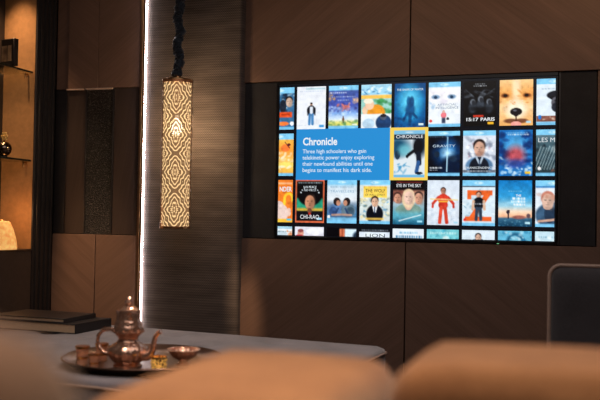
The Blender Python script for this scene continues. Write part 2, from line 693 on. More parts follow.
# ---- top row
a = Art((60, 110, 150)); a.fuzz(3, (20, 30, 48), .8, 26, .1, .6); a.fuzz(4, (200, 215, 220), .7, 14, .12, .5)
a.head(.82, .34, .13, (206, 178, 160), (26, 22, 24)); a.ell(.6, .45, .12, .16, (30, 36, 48), .9)
a.rect(.3, .585, .93, .71, (232, 88, 40), 1, .03); a.rect(.55, .62, .85, .67, (120, 34, 20), .5, .03)
a.fuzz(5, (30, 120, 190), .7, 18, .72, .95); a.ell(.62, .86, .2, .05, (232, 120, 60)); a.ell(.93, .86, .07, .05, (240, 240, 240)); a.strip(True, .14)
poster(0, 0, a, 'poster with an orange band across dark figures')
a = Art((226, 230, 238)); a.rect(.3, .03, .98, .07, (150, 190, 196), .7, .03); a.blur_line(.1, .9, .11, .02, (170, 185, 205), .8, 3)
a.blur_line(.2, .8, .22, .018, (200, 205, 216), .7, 4); a.blur_line(.3, .75, .26, .014, (205, 210, 220), .7, 5)
a.ell(.5, .42, .045, .045, (196, 160, 140)); a.ell(.5, .395, .045, .02, (40, 34, 36)); a.ell(.5, .56, .15, .12, (24, 28, 38)); a.rect(.45, .47, .56, .66, (214, 222, 232), 1, .03)
a.line(.45, .66, .44, .88, .045, (74, 128, 178)); a.line(.55, .66, .55, .88, .045, (74, 128, 178)); a.rect(.36, .5, .4, .68, (30, 34, 44), .8, .03); a.rect(.61, .5, .65, .68, (30, 34, 44), .8, .03)
a.rect(.78, .905, .95, .96, (60, 150, 210), 1, .02); a.blur_line(.08, .35, .91, .015, (170, 180, 195), .7, 8)
poster(1, 0, a, 'white poster with one small standing man')
a = Art((70, 100, 170)); a.grad([(0, (150, 190, 220)), (.14, (70, 92, 160)), (.45, (72, 88, 170)), (.65, (130, 170, 224)), (.78, (214, 228, 240)), (.86, (216, 210, 120)), (1, (170, 190, 90))])
a.fuzz(11, (60, 60, 130), .6, 30, .15, .6); a.fuzz(12, (190, 214, 244), .7, 30, .4, .8); a.fuzz(13, (226, 170, 90), .6, 9, .12, .35, .05, .03, 0, .2)
a.fuzz(14, (236, 190, 140), .8, 6, .3, .42, .06, .04, .85, 1); a.fuzz(15, (214, 120, 110), .75, 16, .44, .6, .07, .03, .3, .7)
a.blur_line(.05, .6, .165, .025, (230, 236, 246), .9, 6); a.blur_line(.1, .9, .26, .02, (226, 232, 244), .8, 7); a.blur_line(.3, .7, .34, .018, (226, 232, 244), .8, 9)
a.ell(.5, .79, .035, .08, (120, 84, 64)); a.fuzz(17, (90, 140, 90), .6, 20, .82, .92); a.rect(.8, .895, .97, .92, WHT, .9); a.strip(True, .11)
poster(2, 0, a, 'poster of a colourful blue and yellow sky')
a = Art((232, 238, 242)); a.rect(-1, 0, 2, .24, (158, 208, 232), 1); a.fuzz(21, (60, 120, 170), .7, 12, .12, .24, .08, .02); a.fuzz(22, (240, 246, 250), .8, 12, .05, .16)
a.rect(-1, .24, 2, .33, (238, 190, 92)); a.rect(-1, .33, 2, .68, (150, 200, 190)); a.fuzz(23, (60, 140, 80), .8, 16, .36, .64, .1, .05, .5, 1)
a.ell(.5, .66, .3, .2, (226, 150, 44)); a.ell(.28, .46, .15, .12, (236, 196, 166)); a.ell(.24, .38, .16, .06, (236, 226, 206)); a.ell(.12, .6, .08, .1, (226, 190, 160))
a.rect(-1, .68, 2, 2, (226, 234, 240)); a.ell(.75, .88, .26, .18, (34, 64, 104)); a.ell(.74, .75, .11, .07, (80, 90, 110)); a.ell(.74, .72, .1, .04, (40, 40, 50)); a.ell(.25, .9, .2, .12, (170, 200, 222), .8)
poster(3, 0, a, 'poster of stacked photo strips with a man in orange')
a = Art((12, 60, 110)); a.ell(.5, .48, .85, .7, (10, 140, 206), 1, 1.5); a.ell(.5, .42, .5, .5, (130, 226, 248), 1, 1.5)
a.ell(.46, .4, .07, .1, (18, 84, 130), .9, .5); a.ell(.56, .42, .08, .12, (14, 66, 112), .9, .5); a.ell(.51, .6, .15, .16, (14, 70, 118), .9, .5)
a.line(.4, .68, .3, .84, .04, (12, 70, 118), .9); a.line(.6, .68, .72, .78, .04, (12, 70, 118), .9); a.line(.52, .7, .5, .92, .05, (14, 70, 118), .9); a.fuzz(31, (10, 48, 92), .5, 16, .75, 1)
a.rect(.78, .91, .95, .955, (214, 236, 246), 1)
a.t('THE SHAPE OF WATER', .5, .165, .05, (226, 240, 246), .86, .003)
poster(4, 0, a, 'blue poster of two figures underwater')
a = Art((226, 232, 240)); a.rect(.0, .16, 1, .45, (234, 232, 238), 1, .1); a.ell(.22, .33, .13, .05, (120, 150, 180), 1, .5); a.ell(.73, .33, .13, .05, (120, 150, 180), 1, .5)
a.ell(.22, .335, .05, .035, (40, 66, 96)); a.ell(.73, .335, .05, .035, (40, 66, 96)); a.ell(.48, .44, .1, .06, (214, 210, 222), .8, .8); a.fuzz(35, (170, 200, 226), .6, 8, .45, .6, .05, .03, 0, .25)
a.ell(.48, .74, .09, .07, (222, 120, 130)); a.ell(.48, .66, .04, .035, (210, 170, 160)); a.rect(.42, .8, .54, .92, (60, 70, 96), 1, .03); a.ell(.61, .82, .05, .03, (40, 44, 60)); a.ell(.07, .87, .05, .035, (214, 70, 70)); a.strip(True, .11)
a.t('ARTIFICIAL', .58, .53, .05, (120, 140, 170), .6).t('INTELLIGENCE', .58, .6, .055, (96, 120, 158), .72, .003)
poster(5, 0, a, 'pale poster of two blue eyes')
a = Art((8, 9, 12)); a.fuzz(41, (90, 96, 104), .6, 20, .2, .36, .12, .02); a.line(.05, .18, .3, .34, .012, (90, 96, 104), .7); a.line(.95, .18, .72, .3, .012, (90, 96, 104), .7)
for x, y, r in ((.28, .46, .08), (.52, .4, .08), (.78, .46, .08)):
    a.ell(x, y + .13, r * 1.6, .12, (62, 70, 80), .9, .6); a.ell(x, y, r, r * .8, (132, 140, 150), .85, .5); a.ell(x + .02, y + .02, r * .7, r * .7, (28, 30, 36), .8, .5)
a.ell(.5, .62, .5, .08, (4, 5, 7), .9, 1.0); a.rect(.3, .755, .62, .8, (206, 62, 42), 1, .02); a.rect(.74, .915, .93, .965, (238, 178, 48), 1)
a.blur_line(.35, .65, .07, .018, WHT, .9, 3); a.blur_line(.3, .7, .11, .018, WHT, .9, 4)
a.t('15:17', .26, .885, .075, WHT, .4, .02).t('PARIS', .74, .885, .075, WHT, .44, .02)
poster(6, 0, a, 'black poster of shadowed men in a train car')
a = Art((226, 164, 96)); a.grad([(0, (238, 196, 140)), (.3, (230, 164, 92)), (.6, (240, 200, 150)), (1, (232, 172, 104))])
a.ell(.5, .2, .12, .3, (250, 226, 190), .8, .9); a.ell(.5, .66, .3, .2, (252, 236, 212), .9, .7); a.fuzz(51, (206, 132, 66), .5, 20, .05, .6)
a.ell(.16, .345, .12, .05, (118, 62, 28), .9, .6); a.ell(.82, .345, .12, .05, (118, 62, 28), .9, .6); a.ell(.17, .345, .06, .035, (34, 18, 12)); a.ell(.81, .345, .06, .035, (34, 18, 12))
a.ell(.5, .7, .18, .085, (28, 24, 28)); a.ell(.5, .755, .08, .05, (28, 24, 28)); a.ell(.46, .67, .06, .02, (120, 124, 134), .8, .7); a.line(.5, .8, .5, .9, .02, (70, 40, 30), .9)
a.ell(.34, .9, .2, .05, (92, 48, 34), .8, .5); a.ell(.66, .9, .2, .05, (92, 48, 34), .8, .5); a.ell(.5, .97, .16, .06, (236, 160, 150)); a.rect(.8, .905, .95, .95, (170, 210, 226), 1)
a.t("DOG'S", .5, .53, .085, (250, 232, 208), .42)
poster(7, 0, a, 'golden poster filled by a dog face')
a = Art((222, 230, 238)); a.rect(0, .12, 1, .84, (214, 226, 236)); a.ell(.6, .36, .3, .1, (26, 30, 38)); a.ell(.55, .42, .16, .05, (16, 18, 24)); a.ell(.6, .52, .17, .13, (92, 92, 100)); a.ell(.64, .48, .12, .04, (30, 30, 36)); a.ell(.66, .62, .22, .12, (34, 38, 48))
a.rect(0, .8, 1, .93, (120, 70, 56), .9); a.fuzz(61, (236, 214, 190), .8, 8, .82, .92, .05, .03); a.blur_line(.15, .9, .22, .02, (120, 140, 160), .7, 5); a.ell(.1, .83, .05, .05, (30, 120, 200)); a.strip(True, .12)
poster(8, 0, a, 'pale poster of an officer in a peaked cap')
# ---- second row
a = Art((236, 170, 70)); a.grad([(0, (240, 196, 90)), (.4, (236, 150, 60)), (.7, (240, 196, 110)), (1, (236, 170, 60))]); a.fuzz(71, (250, 240, 224), .8, 10, .4, .66, .09, .05, .45, 1); a.ell(.72, .34, .16, .09, (232, 120, 60)); a.ell(.84, .26, .06, .03, (92, 34, 40)); a.line(.7, .2, .86, .34, .012, (70, 30, 40))
a.rect(.4, .68, 1, .78, (246, 214, 110), .9); a.fuzz(72, (250, 246, 236), .8, 6, .76, .82, .1, .02, .4, 1); a.strip(True, .14)
poster(0, 1, a, 'yellow and orange poster')
a = Art((228, 238, 244)); a.rect(-1, .08, 2, .2, (16, 24, 40)); a.ell(.12, .35, .36, .2, (22, 78, 110), 1, .9); a.ell(.85, .3, .2, .24, (12, 26, 40), 1, .8); a.ell(.12, .52, .09, .1, (18, 44, 66), .9)
a.ell(.35, .42, .2, .12, (120, 206, 220), .8, .9); a.fuzz(75, (60, 150, 200), .7, 14, .7, .92, .08, .02, 0, .5); a.ell(.78, .36, .15, .17, (10, 13, 20)); a.line(.72, .4, .48, .52, .05, (10, 13, 20)); a.ell(.44, .55, .05, .04, (12, 18, 28))
a.line(.8, .5, .82, .7, .08, (14, 22, 38)); a.line(.8, .68, .74, .88, .06, (44, 90, 150)); a.ell(.82, .91, .12, .03, (16, 26, 46)); a.rect(-1, .94, 2, 2, (118, 188, 228)); a.rect(-1, -1, 2, .08, (128, 196, 232)); a.ell(.5, .04, .13, .02, (206, 234, 248), .8, .6)
a.t('CHRONICLE', .5, .165, .075, WHT, .88, .003)
chron = a
a = Art((8, 14, 26)); a.ell(.62, .5, .6, .4, (20, 100, 176), 1, 1.6); a.ell(.62, .5, .3, .24, (200, 236, 252), 1, 1.3); a.ell(.85, .85, .5, .3, (10, 30, 56), 1, .4); a.line(.62, .12, .6, .9, .018, (190, 230, 250), .9); a.line(.58, .1, .75, .1, .05, (30, 110, 180), .5)
a.ell(.28, .52, .09, .07, (30, 44, 60), .9); a.ell(.8, .62, .12, .07, (34, 54, 76), .9, .5); a.ell(.72, .3, .22, .2, (30, 110, 180), .6, 1.2); a.blur_line(.06, .45, .82, .03, WHT, .9, 5); a.blur_line(.06, .3, .87, .02, WHT, .8, 6); a.strip(True, .1); a.blur_line(.05, .6, .13, .018, (150, 170, 190), .7, 7)
a.t('GRAVITY', .5, .36, .06, (196, 216, 232), .72)
poster(5, 1, a, 'dark blue poster of a bright flare in space')
a = Art((206, 214, 226)); a.fuzz(81, (110, 120, 140), .6, 24, .15, .6, .1, .05); a.fuzz(82, (240, 242, 246), .8, 16, .15, .6); a.fuzz(83, (150, 70, 90), .4, 6, .2, .6, .04, .03)
a.ell(.5, .78, .42, .2, (92, 128, 164)); a.ell(.5, .8, .3, .22, (26, 32, 44)); a.line(.42, .6, .5, .72, .03, (176, 192, 208)); a.line(.6, .6, .53, .72, .03, (176, 192, 208)); a.line(.51, .66, .515, .8, .02, (52, 70, 92)); a.head(.5, .38, .19, (216, 172, 150), (42, 32, 32)); a.ell(.5, .52, .13, .06, (120, 84, 74), .45, .8)
a.blur_line(.1, .9, .9, .03, WHT, .8, 3); a.strip(True, .11); a.rect(0, .87, 1, .925, (30, 40, 54), .6); a.t('TRANSCENDENCE', .5, .845, .05, (226, 236, 244), .86).blur_line(.14, .86, .895, .02, WHT, .8, 5)
poster(6, 1, a, 'poster of a dark haired man in a waistcoat')
a = Art((30, 110, 180)); a.ell(.5, .45, .5, .5, (120, 196, 232), 1, 1.5); a.fuzz(91, (220, 240, 248), .8, 26, .55, .95); a.fuzz(92, (16, 52, 110), .8, 20, .1, .7, .09, .06, 0, .25); a.fuzz(93, (16, 52, 110), .8, 20, .1, .7, .09, .06, .75, 1)
a.ell(.5, .56, .27, .2, (196, 60, 62), .8, .9); a.ell(.5, .74, .3, .1, (40, 70, 150), .8, .9); a.fuzz(94, (226, 242, 250), .8, 12, .8, .98); a.blur_line(.2, .85, .06, .02, (160, 206, 236), .8, 3); a.blur_line(.25, .9, .1, .03, WHT, .8, 4); a.rect(.78, .905, .95, .955, (238, 188, 52), 1)
poster(7, 1, a, 'blue poster with a red glow in spray')
a = Art((60, 84, 92)); a.grad([(0, (110, 134, 146)), (.3, (70, 96, 106)), (.6, (52, 76, 88)), (1, (44, 60, 66))]); a.fuzz(101, (30, 44, 54), .7, 20, .2, .9)
for k in range(11):
    a.line(.15 + k * .085, .36 + .02 * (k % 3), -.1 + k * .085, .86, .012, (196, 216, 216), .6)
a.ell(.7, .42, .2, .1, (200, 206, 206), .7, .8); a.ell(.1, .84, .05, .035, (226, 226, 226)); a.fuzz(102, (150, 90, 70), .6, 6, .82, .92, .08, .02, .4, 1); a.strip(True, .12)
a.t('LES M', .3, .27, .1, (226, 232, 236), .5)
poster(8, 1, a, 'grey green poster with streaming pale hair')
# ---- third row
a = Art((232, 126, 48)); a.rect(.3, .06, .98, .1, (250, 190, 150), .9, .04); a.line(.7, .62, .72, .42, .045, (246, 196, 60)); a.ell(.86, .42, .17, .13, (246, 196, 60)); a.ell(.86, .47, .1, .12, (232, 126, 48)); a.ell(.62, .78, .24, .2, (222, 196, 186)); a.ell(.52, .6, .16, .1, (214, 190, 184)); a.ell(.88, .76, .07, .1, (222, 196, 186), .9); a.rect(.48, .92, 1, 2, (246, 186, 66), 1, .02); a.rect(.8, .915, .96, .96, (90, 190, 210))
a.t('NDER', .75, .27, .115, WHT, .44, .02)
poster(0, 2, a, 'orange poster of a folded arms figure')
a = Art((206, 104, 70)); a.rect(.045, .03, .955, .96, (16, 18, 22), 1, .015); a.rect(.05, .42, .95, .72, (44, 150, 120), 1, .03); a.ell(.5, .34, .43, .27, (14, 14, 18)); a.rect(.05, .66, .95, .73, (220, 170, 60), .9, .05); a.rect(.045, .73, .955, .96, (18, 20, 28))
a.head(.5, .5, .2, (196, 138, 108), (20, 16, 18)); a.ell(.5, .72, .08, .06, (110, 74, 58)); a.blur_line(.1, .9, .065, .03, (200, 214, 220), .8, 3)
for k in range(9):
    an = math.radians(200 + k * 17.5)
    a.ell(.5 + .33 * math.cos(an), .36 + .2 * math.sin(an), .022, .016, (206, 216, 222), .9, .5)
a.ell(.5, .79, .05, .03, (170, 50, 40)); a.rect(.75, .88, .92, .93, (150, 200, 220), 1)
a.t('NO PEACE', .5, .19, .055, (214, 224, 230), .46).t('NO PIECE', .5, .26, .05, (214, 224, 230), .42).t('CHI-RAQ', .5, .91, .1, WHT, .66, .003)
poster(1, 2, a, 'red framed poster of a woman with a round afro')
a = Art((206, 220, 230)); a.grad([(0, (130, 196, 230)), (.1, (150, 200, 226)), (.16, (196, 214, 226)), (.45, (220, 226, 232)), (.55, (130, 150, 170)), (.62, (90, 120, 150)), (.8, (70, 120, 160)), (.9, (120, 180, 214)), (1, (130, 196, 230))])
for x, s2 in ((.28, 1), (.72, -1)):
    a.ell(x, .71, .24, .16, (88, 122, 166) if s2 > 0 else (96, 118, 134)); a.ell(x - .07 * s2, .73, .14, .11, (54, 82, 126) if s2 > 0 else (66, 90, 108)); a.line(x + .1 * s2, .66, x - .02 * s2, .82, .03, (40, 62, 100), .8); a.ell(x + .05 * s2, .5, .12, .095, (40, 33, 35)); a.ell(x + .1 * s2, .53, .07, .065, (186, 134, 110)); a.line(x - .1 * s2, .81, x + .2 * s2, .8, .035, (176, 140, 124), .9)
a.rect(-1, .83, 2, .86, (60, 90, 120), .7); a.ell(.06, .85, .05, .035, (236, 236, 236)); a.blur_line(.1, .9, .16, .018, (110, 150, 180), .8, 5); a.strip(True, .1)
a.t('TRAVELLERS', .5, .29, .06, (140, 176, 204), .82)
poster(2, 2, a, 'pale blue poster of two people seated face to face')
a = Art((206, 216, 214)); a.fuzz(111, (90, 110, 100), .6, 40, .35, .85, .05, .03); a.fuzz(112, (236, 220, 170), .8, 30, .35, .85, .05, .03); a.fuzz(113, (90, 150, 190), .7, 18, .4, .85, .04, .03); a.rect(.12, .14, .9, .4, (244, 206, 92), 1, .02)
a.ell(.5, .78, .28, .22, (16, 19, 30)); a.line(.45, .58, .5, .72, .035, (236, 238, 242)); a.line(.56, .58, .51, .72, .035, (236, 238, 242)); a.line(.5, .61, .5, .76, .016, (30, 50, 84)); a.head(.5, .49, .125, (226, 182, 154), (44, 34, 30)); a.rect(.2, .86, .8, .91, (230, 190, 90), .8); a.blur_line(.12, .88, .155, .014, (190, 140, 50), .7, 3); a.strip(True, .11)
a.t('THE WOLF', .51, .28, .085, (40, 36, 30), .66, .003).t('OF WALL STREET', .51, .36, .05, (70, 60, 46), .66)
poster(3, 2, a, 'poster of a suited man under a yellow sign')
a = Art((30, 26, 28)); a.grad([(0, (14, 12, 16)), (.2, (16, 14, 18)), (.26, (170, 120, 100)), (.55, (150, 176, 186)), (.8, (90, 160, 180)), (1, (30, 90, 120))])
a.fuzz(121, (110, 60, 54), .7, 14, .24, .5, .1, .06, 0, .3); a.head(.14, .4, .13, (206, 150, 126), (70, 46, 42)); a.head(.82, .4, .15, (210, 156, 132), (60, 44, 42)); a.ell(.5, .68, .42, .15, (120, 150, 140)); a.ell(.5, .58, .12, .1, (214, 176, 156)); a.head(.5, .38, .18, (232, 196, 178), (226, 200, 166), True)
a.rect(-1, .72, 2, .86, (90, 166, 186), .8, .1); a.line(.2, .92, .9, .78, .015, (220, 236, 240), .9); a.rect(.78, .905, .95, .95, (150, 206, 226), 1); a.rect(.1, .035, .95, .06, (170, 60, 54), .7, .03)
a.t('EYE IN THE SKY', .5, .155, .075, WHT, .8, .003)
poster(4, 2, a, 'poster of a fair haired person between two heads')
a = Art((206, 216, 228)); a.ell(.5, .5, .6, .5, (226, 232, 238), .9, 1.2); a.fuzz(131, (176, 194, 210), .6, 18, .6, .98)
a.head(.5, .24, .085, (196, 140, 116), (60, 40, 38)); a.ell(.5, .42, .17, .12, (196, 62, 46)); a.line(.35, .38, .18, .52, .045, (200, 66, 48)); a.line(.65, .38, .82, .52, .045, (200, 66, 48)); a.line(.18, .52, .17, .6, .035, (190, 60, 46)); a.line(.82, .52, .83, .6, .035, (190, 60, 46))
a.ell(.5, .55, .15, .1, (186, 54, 42)); a.line(.44, .6, .4, .94, .055, (206, 76, 54)); a.line(.56, .6, .62, .94, .055, (196, 66, 48)); a.line(.1, .42, .95, .44, .02, (222, 196, 120), .7); a.rect(.35, .46, .66, .49, (240, 190, 70), .9, .02); a.blur_line(.25, .85, .42, .02, (236, 214, 160), .8, 4); a.rect(.84, .92, .96, .96, (150, 200, 220), .8)
poster(5, 2, a, 'pale poster of one figure in red')
a = Art((206, 222, 232)); a.fuzz(141, (120, 160, 180), .6, 24, .2, .9); a.fuzz(142, (236, 242, 246), .7, 16, .2, .9)
a.rect(.15, .22, .92, .33, (224, 102, 48), 1, .02); a.rect(.15, .22, .27, .42, (224, 102, 48), 1, .02); a.line(.78, .3, .3, .82, .085, (224, 102, 48)); a.rect(.08, .8, .9, .9, (224, 102, 48), 1, .02)
a.head(.5, .32, .08, (206, 160, 136), (50, 40, 38)); a.ell(.5, .5, .17, .13, (22, 26, 34)); a.rect(.38, .5, .62, .62, (26, 30, 40), 1, .03); a.line(.45, .62, .43, .86, .05, (50, 66, 84)); a.line(.55, .62, .57, .86, .05, (50, 66, 84)); a.line(.34, .46, .32, .64, .04, (214, 176, 150)); a.line(.66, .46, .68, .64, .04, (214, 176, 150)); a.ell(.08, .87, .05, .035, (210, 60, 50)); a.blur_line(.32, .7, .52, .03, (200, 206, 212), .9, 4)
a.strip(True, .12); a.rect(0, .125, 1, .15, (30, 50, 70), .8)
poster(6, 2, a, 'poster of a man in black before a big orange Z')
a = Art((40, 140, 196)); a.grad([(0, (24, 118, 182)), (.35, (54, 152, 206)), (.56, (156, 202, 220)), (.68, (240, 208, 182)), (.79, (236, 178, 140)), (.83, (60, 104, 132)), (1, (20, 64, 92))]); a.ell(.25, .5, .5, .05, (170, 214, 232), .5, 1.2, -.2); a.ell(.62, .8, .2, .04, (150, 92, 84), .9, .5); a.ell(.9, .77, .06, .05, (84, 66, 76), .9, .5)
a.ell(.29, .69, .05, .045, (54, 48, 60)); a.line(.3, .72, .3, .82, .022, (54, 44, 56)); a.ell(.31, .66, .03, .02, (70, 50, 54)); a.fuzz(151, (110, 160, 180), .6, 26, .86, 1, .03, .012); a.rect(.8, .9, .95, .945, (180, 220, 232), 1); a.blur_line(.3, .7, .235, .018, (150, 204, 228), .8, 3); a.rect(.45, .02, .55, .035, (20, 70, 110), .8)
a.t('THE', .6, .35, .045, WHT, .16, .02)
a.blur_line(.42, .8, .395, .05, WHT, .95, 2); a.blur_line(.38, .8, .46, .05, WHT, .95, 4); a.blur_line(.45, .8, .525, .045, WHT, .95, 5)
poster(7, 2, a, 'blue sky poster with one small person on a horizon')
a = Art((214, 222, 230)); a.ell(.5, .75, .5, .28, (62, 92, 120)); a.ell(.42, .72, .16, .2, (40, 58, 80), .9); a.ell(.36, .55, .14, .08, (214, 176, 160)); a.head(.36, .43, .2, (220, 184, 166), (190, 122, 104)); a.fuzz(161, (200, 150, 130), .7, 8, .28, .38, .08, .04, .1, .6); a.line(.1, .88, .6, .84, .035, (206, 166, 146)); a.rect(0, .12, 1, .16, (60, 130, 190), .9); a.strip(True, .12)
poster(8, 2, a, 'pale poster of a person with short curls')
# ---- cut bottom row
a = Art((226, 232, 238)); a.rect(-1, -1, 2, .06, (160, 200, 220)); a.ell(.6, .2, .25, .1, (190, 206, 216)); a.blur_line(.5, 1, .12, .03, (120, 140, 150), .8, 2); a.fuzz(171, (224, 140, 90), .8, 6, .1, .2, .06, .03, .8, 1)
poster(0, 3, a)
a = Art((216, 216, 228)); a.ell(.2, .15, .11, .1, (206, 150, 130)); a.ell(.2, .09, .1, .04, (150, 80, 80)); a.ell(.16, .24, .16, .06, (190, 70, 80)); a.ell(.7, .1, .3, .08, (230, 232, 240))
poster(1, 3, a)
a = Art((10, 11, 16)); a.rect(.44, .03, .62, 1, (206, 120, 84), 1, .02); a.rect(.5, .03, .56, 1, (150, 70, 50), .8, .03); a.rect(.62, .03, 2, 1, (206, 226, 240), 1, .02); a.ell(1.05, .2, .16, .12, (20, 40, 60), .9, .5)
poster(2, 3, a)
a = Art((216, 226, 238)); a.rect(-1, -1, 2, .09, (14, 16, 22)); a.blur_line(.08, .95, .05, .03, (150, 160, 172), .9, 3)
a.t('LION', .52, .205, .08, (56, 64, 80), .66)
poster(3, 3, a)
a = Art((222, 230, 238)); a.blur_line(.22, .8, .09, .045, (120, 176, 206), .9, 2); a.blur_line(.1, .95, .18, .06, (60, 120, 160), .9, 6)
poster(4, 3, a)
a = Art((120, 196, 206)); a.blur_line(.1, .95, .08, .05, (190, 226, 226), .9, 3); a.fuzz(181, (60, 150, 176), .6, 14, 0, .25); a.ell(.6, .2, .1, .06, (210, 234, 234), .9, .6)
poster(5, 3, a)
a = Art((206, 220, 232)); a.ell(.5, .24, .18, .06, (50, 70, 90)); a.head(.5, .16, .1, (206, 170, 150), (40, 36, 40)); a.blur_line(.1, .9, .05, .02, (236, 240, 244), .8, 3)
poster(6, 3, a)
a = Art((100, 176, 206)); a.ell(.52, .24, .27, .2, (30, 84, 116), .9, .3); a.ell(.52, .24, .19, .14, (130, 196, 216), .9, .3); a.fuzz(191, (40, 110, 150), .7, 12, 0, .25); a.fuzz(192, (200, 226, 236), .7, 10, 0, .2)
poster(7, 3, a)
a = Art((190, 216, 228)); a.blur_line(.1, .95, .12, .04, (120, 160, 180), .8, 4); a.fuzz(195, (230, 240, 244), .7, 8, 0, .2)
poster(8, 3, a)

# ---- blue description panel and the yellow frame round the chosen poster
p = Pic()
bz1, bz0 = Z0 - TH, Z0 - 2 * RP
XB = 0.708
p.quad(C0X, XB, bz0, bz1, (38, 143, 214), -0.0012)
p.words('Chronicle', 0.1575, 1.5275, 0.0475, WHT, -0.002, 0.222, 0.026)
for i, (s, wd) in enumerate((('Three high schoolers who gain', 0.405), ('telekinetic power enjoy exploring', 0.456), ('their newfound abilities until one', 0.446), ('begins to manifest his dark side.', 0.441))):
    p.words(s, 0.1575, 1.4765 - i * 0.0386, 0.0262, (228, 241, 250), -0.002, wd, 0.005)
p.make('description_panel', screen, 'blue panel with the title Chronicle and four lines of white text')
xk = C0X + 3 * CP
p = Pic()
for q in ((XB, xk, bz0, bz1), (xk + TW, xk + TW + 0.0193, bz0, bz1), (xk, xk + TW, bz1 - 0.018, bz1), (xk, xk + TW, bz0, bz0 + 0.0165)):
    p.quad(*q, (250, 214, 92), -0.0012)
p.make('selection_frame', screen, 'bright yellow frame round the chosen poster')
x0 = xk
p = Pic()
zc1, zc0 = bz1 - 0.018, bz0 + 0.0165
p.grid(xk + np.linspace(0, 1, chron.nx) * TW, zc1 - np.linspace(0, 1, chron.ny) * (zc1 - zc0), chron.c, -0.0008)
for txt, cx, y, h, c, w, bold in chron.text:
    p.words(txt, xk + cx * TW, zc1 - y * (zc1 - zc0), h * TH, c, -0.0016, w * TW, bold, 'c')
p.make('poster', screen, 'chosen poster of a dark leaping figure')

# ------------------------------------------------------------------ pendant lamp
PX, PY = -0.545, -0.33
PZ0, PZ1, PR = 1.0, 1.899, 0.0915


def mat_filigree():
    """metal tube cut through in nested ogee lines"""
    t = NT('cut_filigree_brass')
    uv = t.n('ShaderNodeUVMap')
    sp = t.n('ShaderNodeSeparateXYZ')
    t.l(uv.outputs[0], sp.inputs[0])
    U = t.math('MULTIPLY', sp.outputs['X'], 2 * math.pi * 3)
    V = t.math('MULTIPLY', sp.outputs['Y'], 2 * math.pi / 0.225)
    # nested outlines around four-lobed medallions on a half-drop net

    def medallion(off):
        u = t.math('WRAP', t.math('SUBTRACT', U, off), -math.pi, math.pi)
        v = t.math('WRAP', t.math('SUBTRACT', V, off), -math.pi, math.pi)
        r = t.math('SQRT', t.math('ADD', t.math('MULTIPLY', u, u), t.math('MULTIPLY', v, v)))
        th = t.math('ARCTAN2', v, u)
        lobes = t.math('MULTIPLY', t.math('COSINE', t.math('MULTIPLY', th, 4)), t.math('MULTIPLY', t.math('MINIMUM', r, 1.5), -0.22))
        scroll = t.math('MULTIPLY', t.math('COSINE', t.math('MULTIPLY', th, 12)), t.math('MULTIPLY', t.math('SINE', t.math('MULTIPLY', r, 2.2)), 0.13))
        oval = t.math('MULTIPLY', t.math('COSINE', t.math('MULTIPLY', th, 2)), 0.25)
        return t.math('ADD', t.math('ADD', r, lobes), t.math('ADD', oval, scroll))

    h = t.math('MINIMUM', medallion(0.0), medallion(math.pi))
    w = t.math('ABSOLUTE', t.math('SINE', t.math('MULTIPLY', h, math.pi * 1.45)))
    mr = t.n('ShaderNodeMapRange')
    mr.inputs['From Min'].default_value = 0.58
    mr.inputs['From Max'].default_value = 0.46
    mr.inputs['To Min'].default_value = 0.14   # gaps kept partly see-through so the inner glow brightens them
    t.l(w, mr.inputs['Value'])
    cut = mr.outputs[0]
    # solid rings at both ends
    e = t.math('MULTIPLY', t.math('GREATER_THAN', sp.outputs['Y'], 0.012), t.math('LESS_THAN', sp.outputs['Y'], PZ1 - PZ0 - 0.016))
    cut = t.math('MULTIPLY', cut, e)
    # brass outside; inside coloured near black to hold down the bulb's bounce
    ge = t.n('ShaderNodeNewGeometry')
    mc = t.n('ShaderNodeMix', data_type='RGBA')
    mc.inputs['A'].default_value = rgb(222, 148, 98)
    mc.inputs['B'].default_value = (0.008, 0.005, 0.003, 1)
    t.l(ge.outputs['Backfacing'], mc.inputs['Factor'])
    t.l(mc.outputs['Result'], t.b.inputs['Base Color'])
    t.set(Metallic=0.5, Roughness=0.36)
    tr = t.n('ShaderNodeBsdfTransparent')
    mx = t.n('ShaderNodeMixShader')
    t.l(cut, mx.inputs[0])
    t.l(t.b.outputs[0], mx.inputs[1])
    t.l(tr.outputs[0], mx.inputs[2])
    t.l(mx.outputs[0], t.out.inputs['Surface'])
    return t.m


def mat_diffuser():
    t = NT('glowing_lamp_liner')
    t.set(Base_Color=(0.005, 0.004, 0.0025, 1), Roughness=0.8, Emission_Color=(1.0, 0.64, 0.30, 1), Emission_Strength=2.7, Specular_IOR_Level=0.0)
    tl = t.n('ShaderNodeBsdfTranslucent')
    tl.inputs[0].default_value = (0.009, 0.0072, 0.005, 1)
    tr = t.n('ShaderNodeBsdfTransparent')
    a = t.n('ShaderNodeMixShader')
    a.inputs[0].default_value = 0.5
    t.l(t.b.outputs[0], a.inputs[1])
    t.l(tl.outputs[0], a.inputs[2])
    c = t.n('ShaderNodeMixShader')
    c.inputs[0].default_value = 0.4
    t.l(a.outputs[0], c.inputs[1])
    t.l(tr.outputs[0], c.inputs[2])
    t.l(c.outputs[0], t.out.inputs['Surface'])
    return t.m


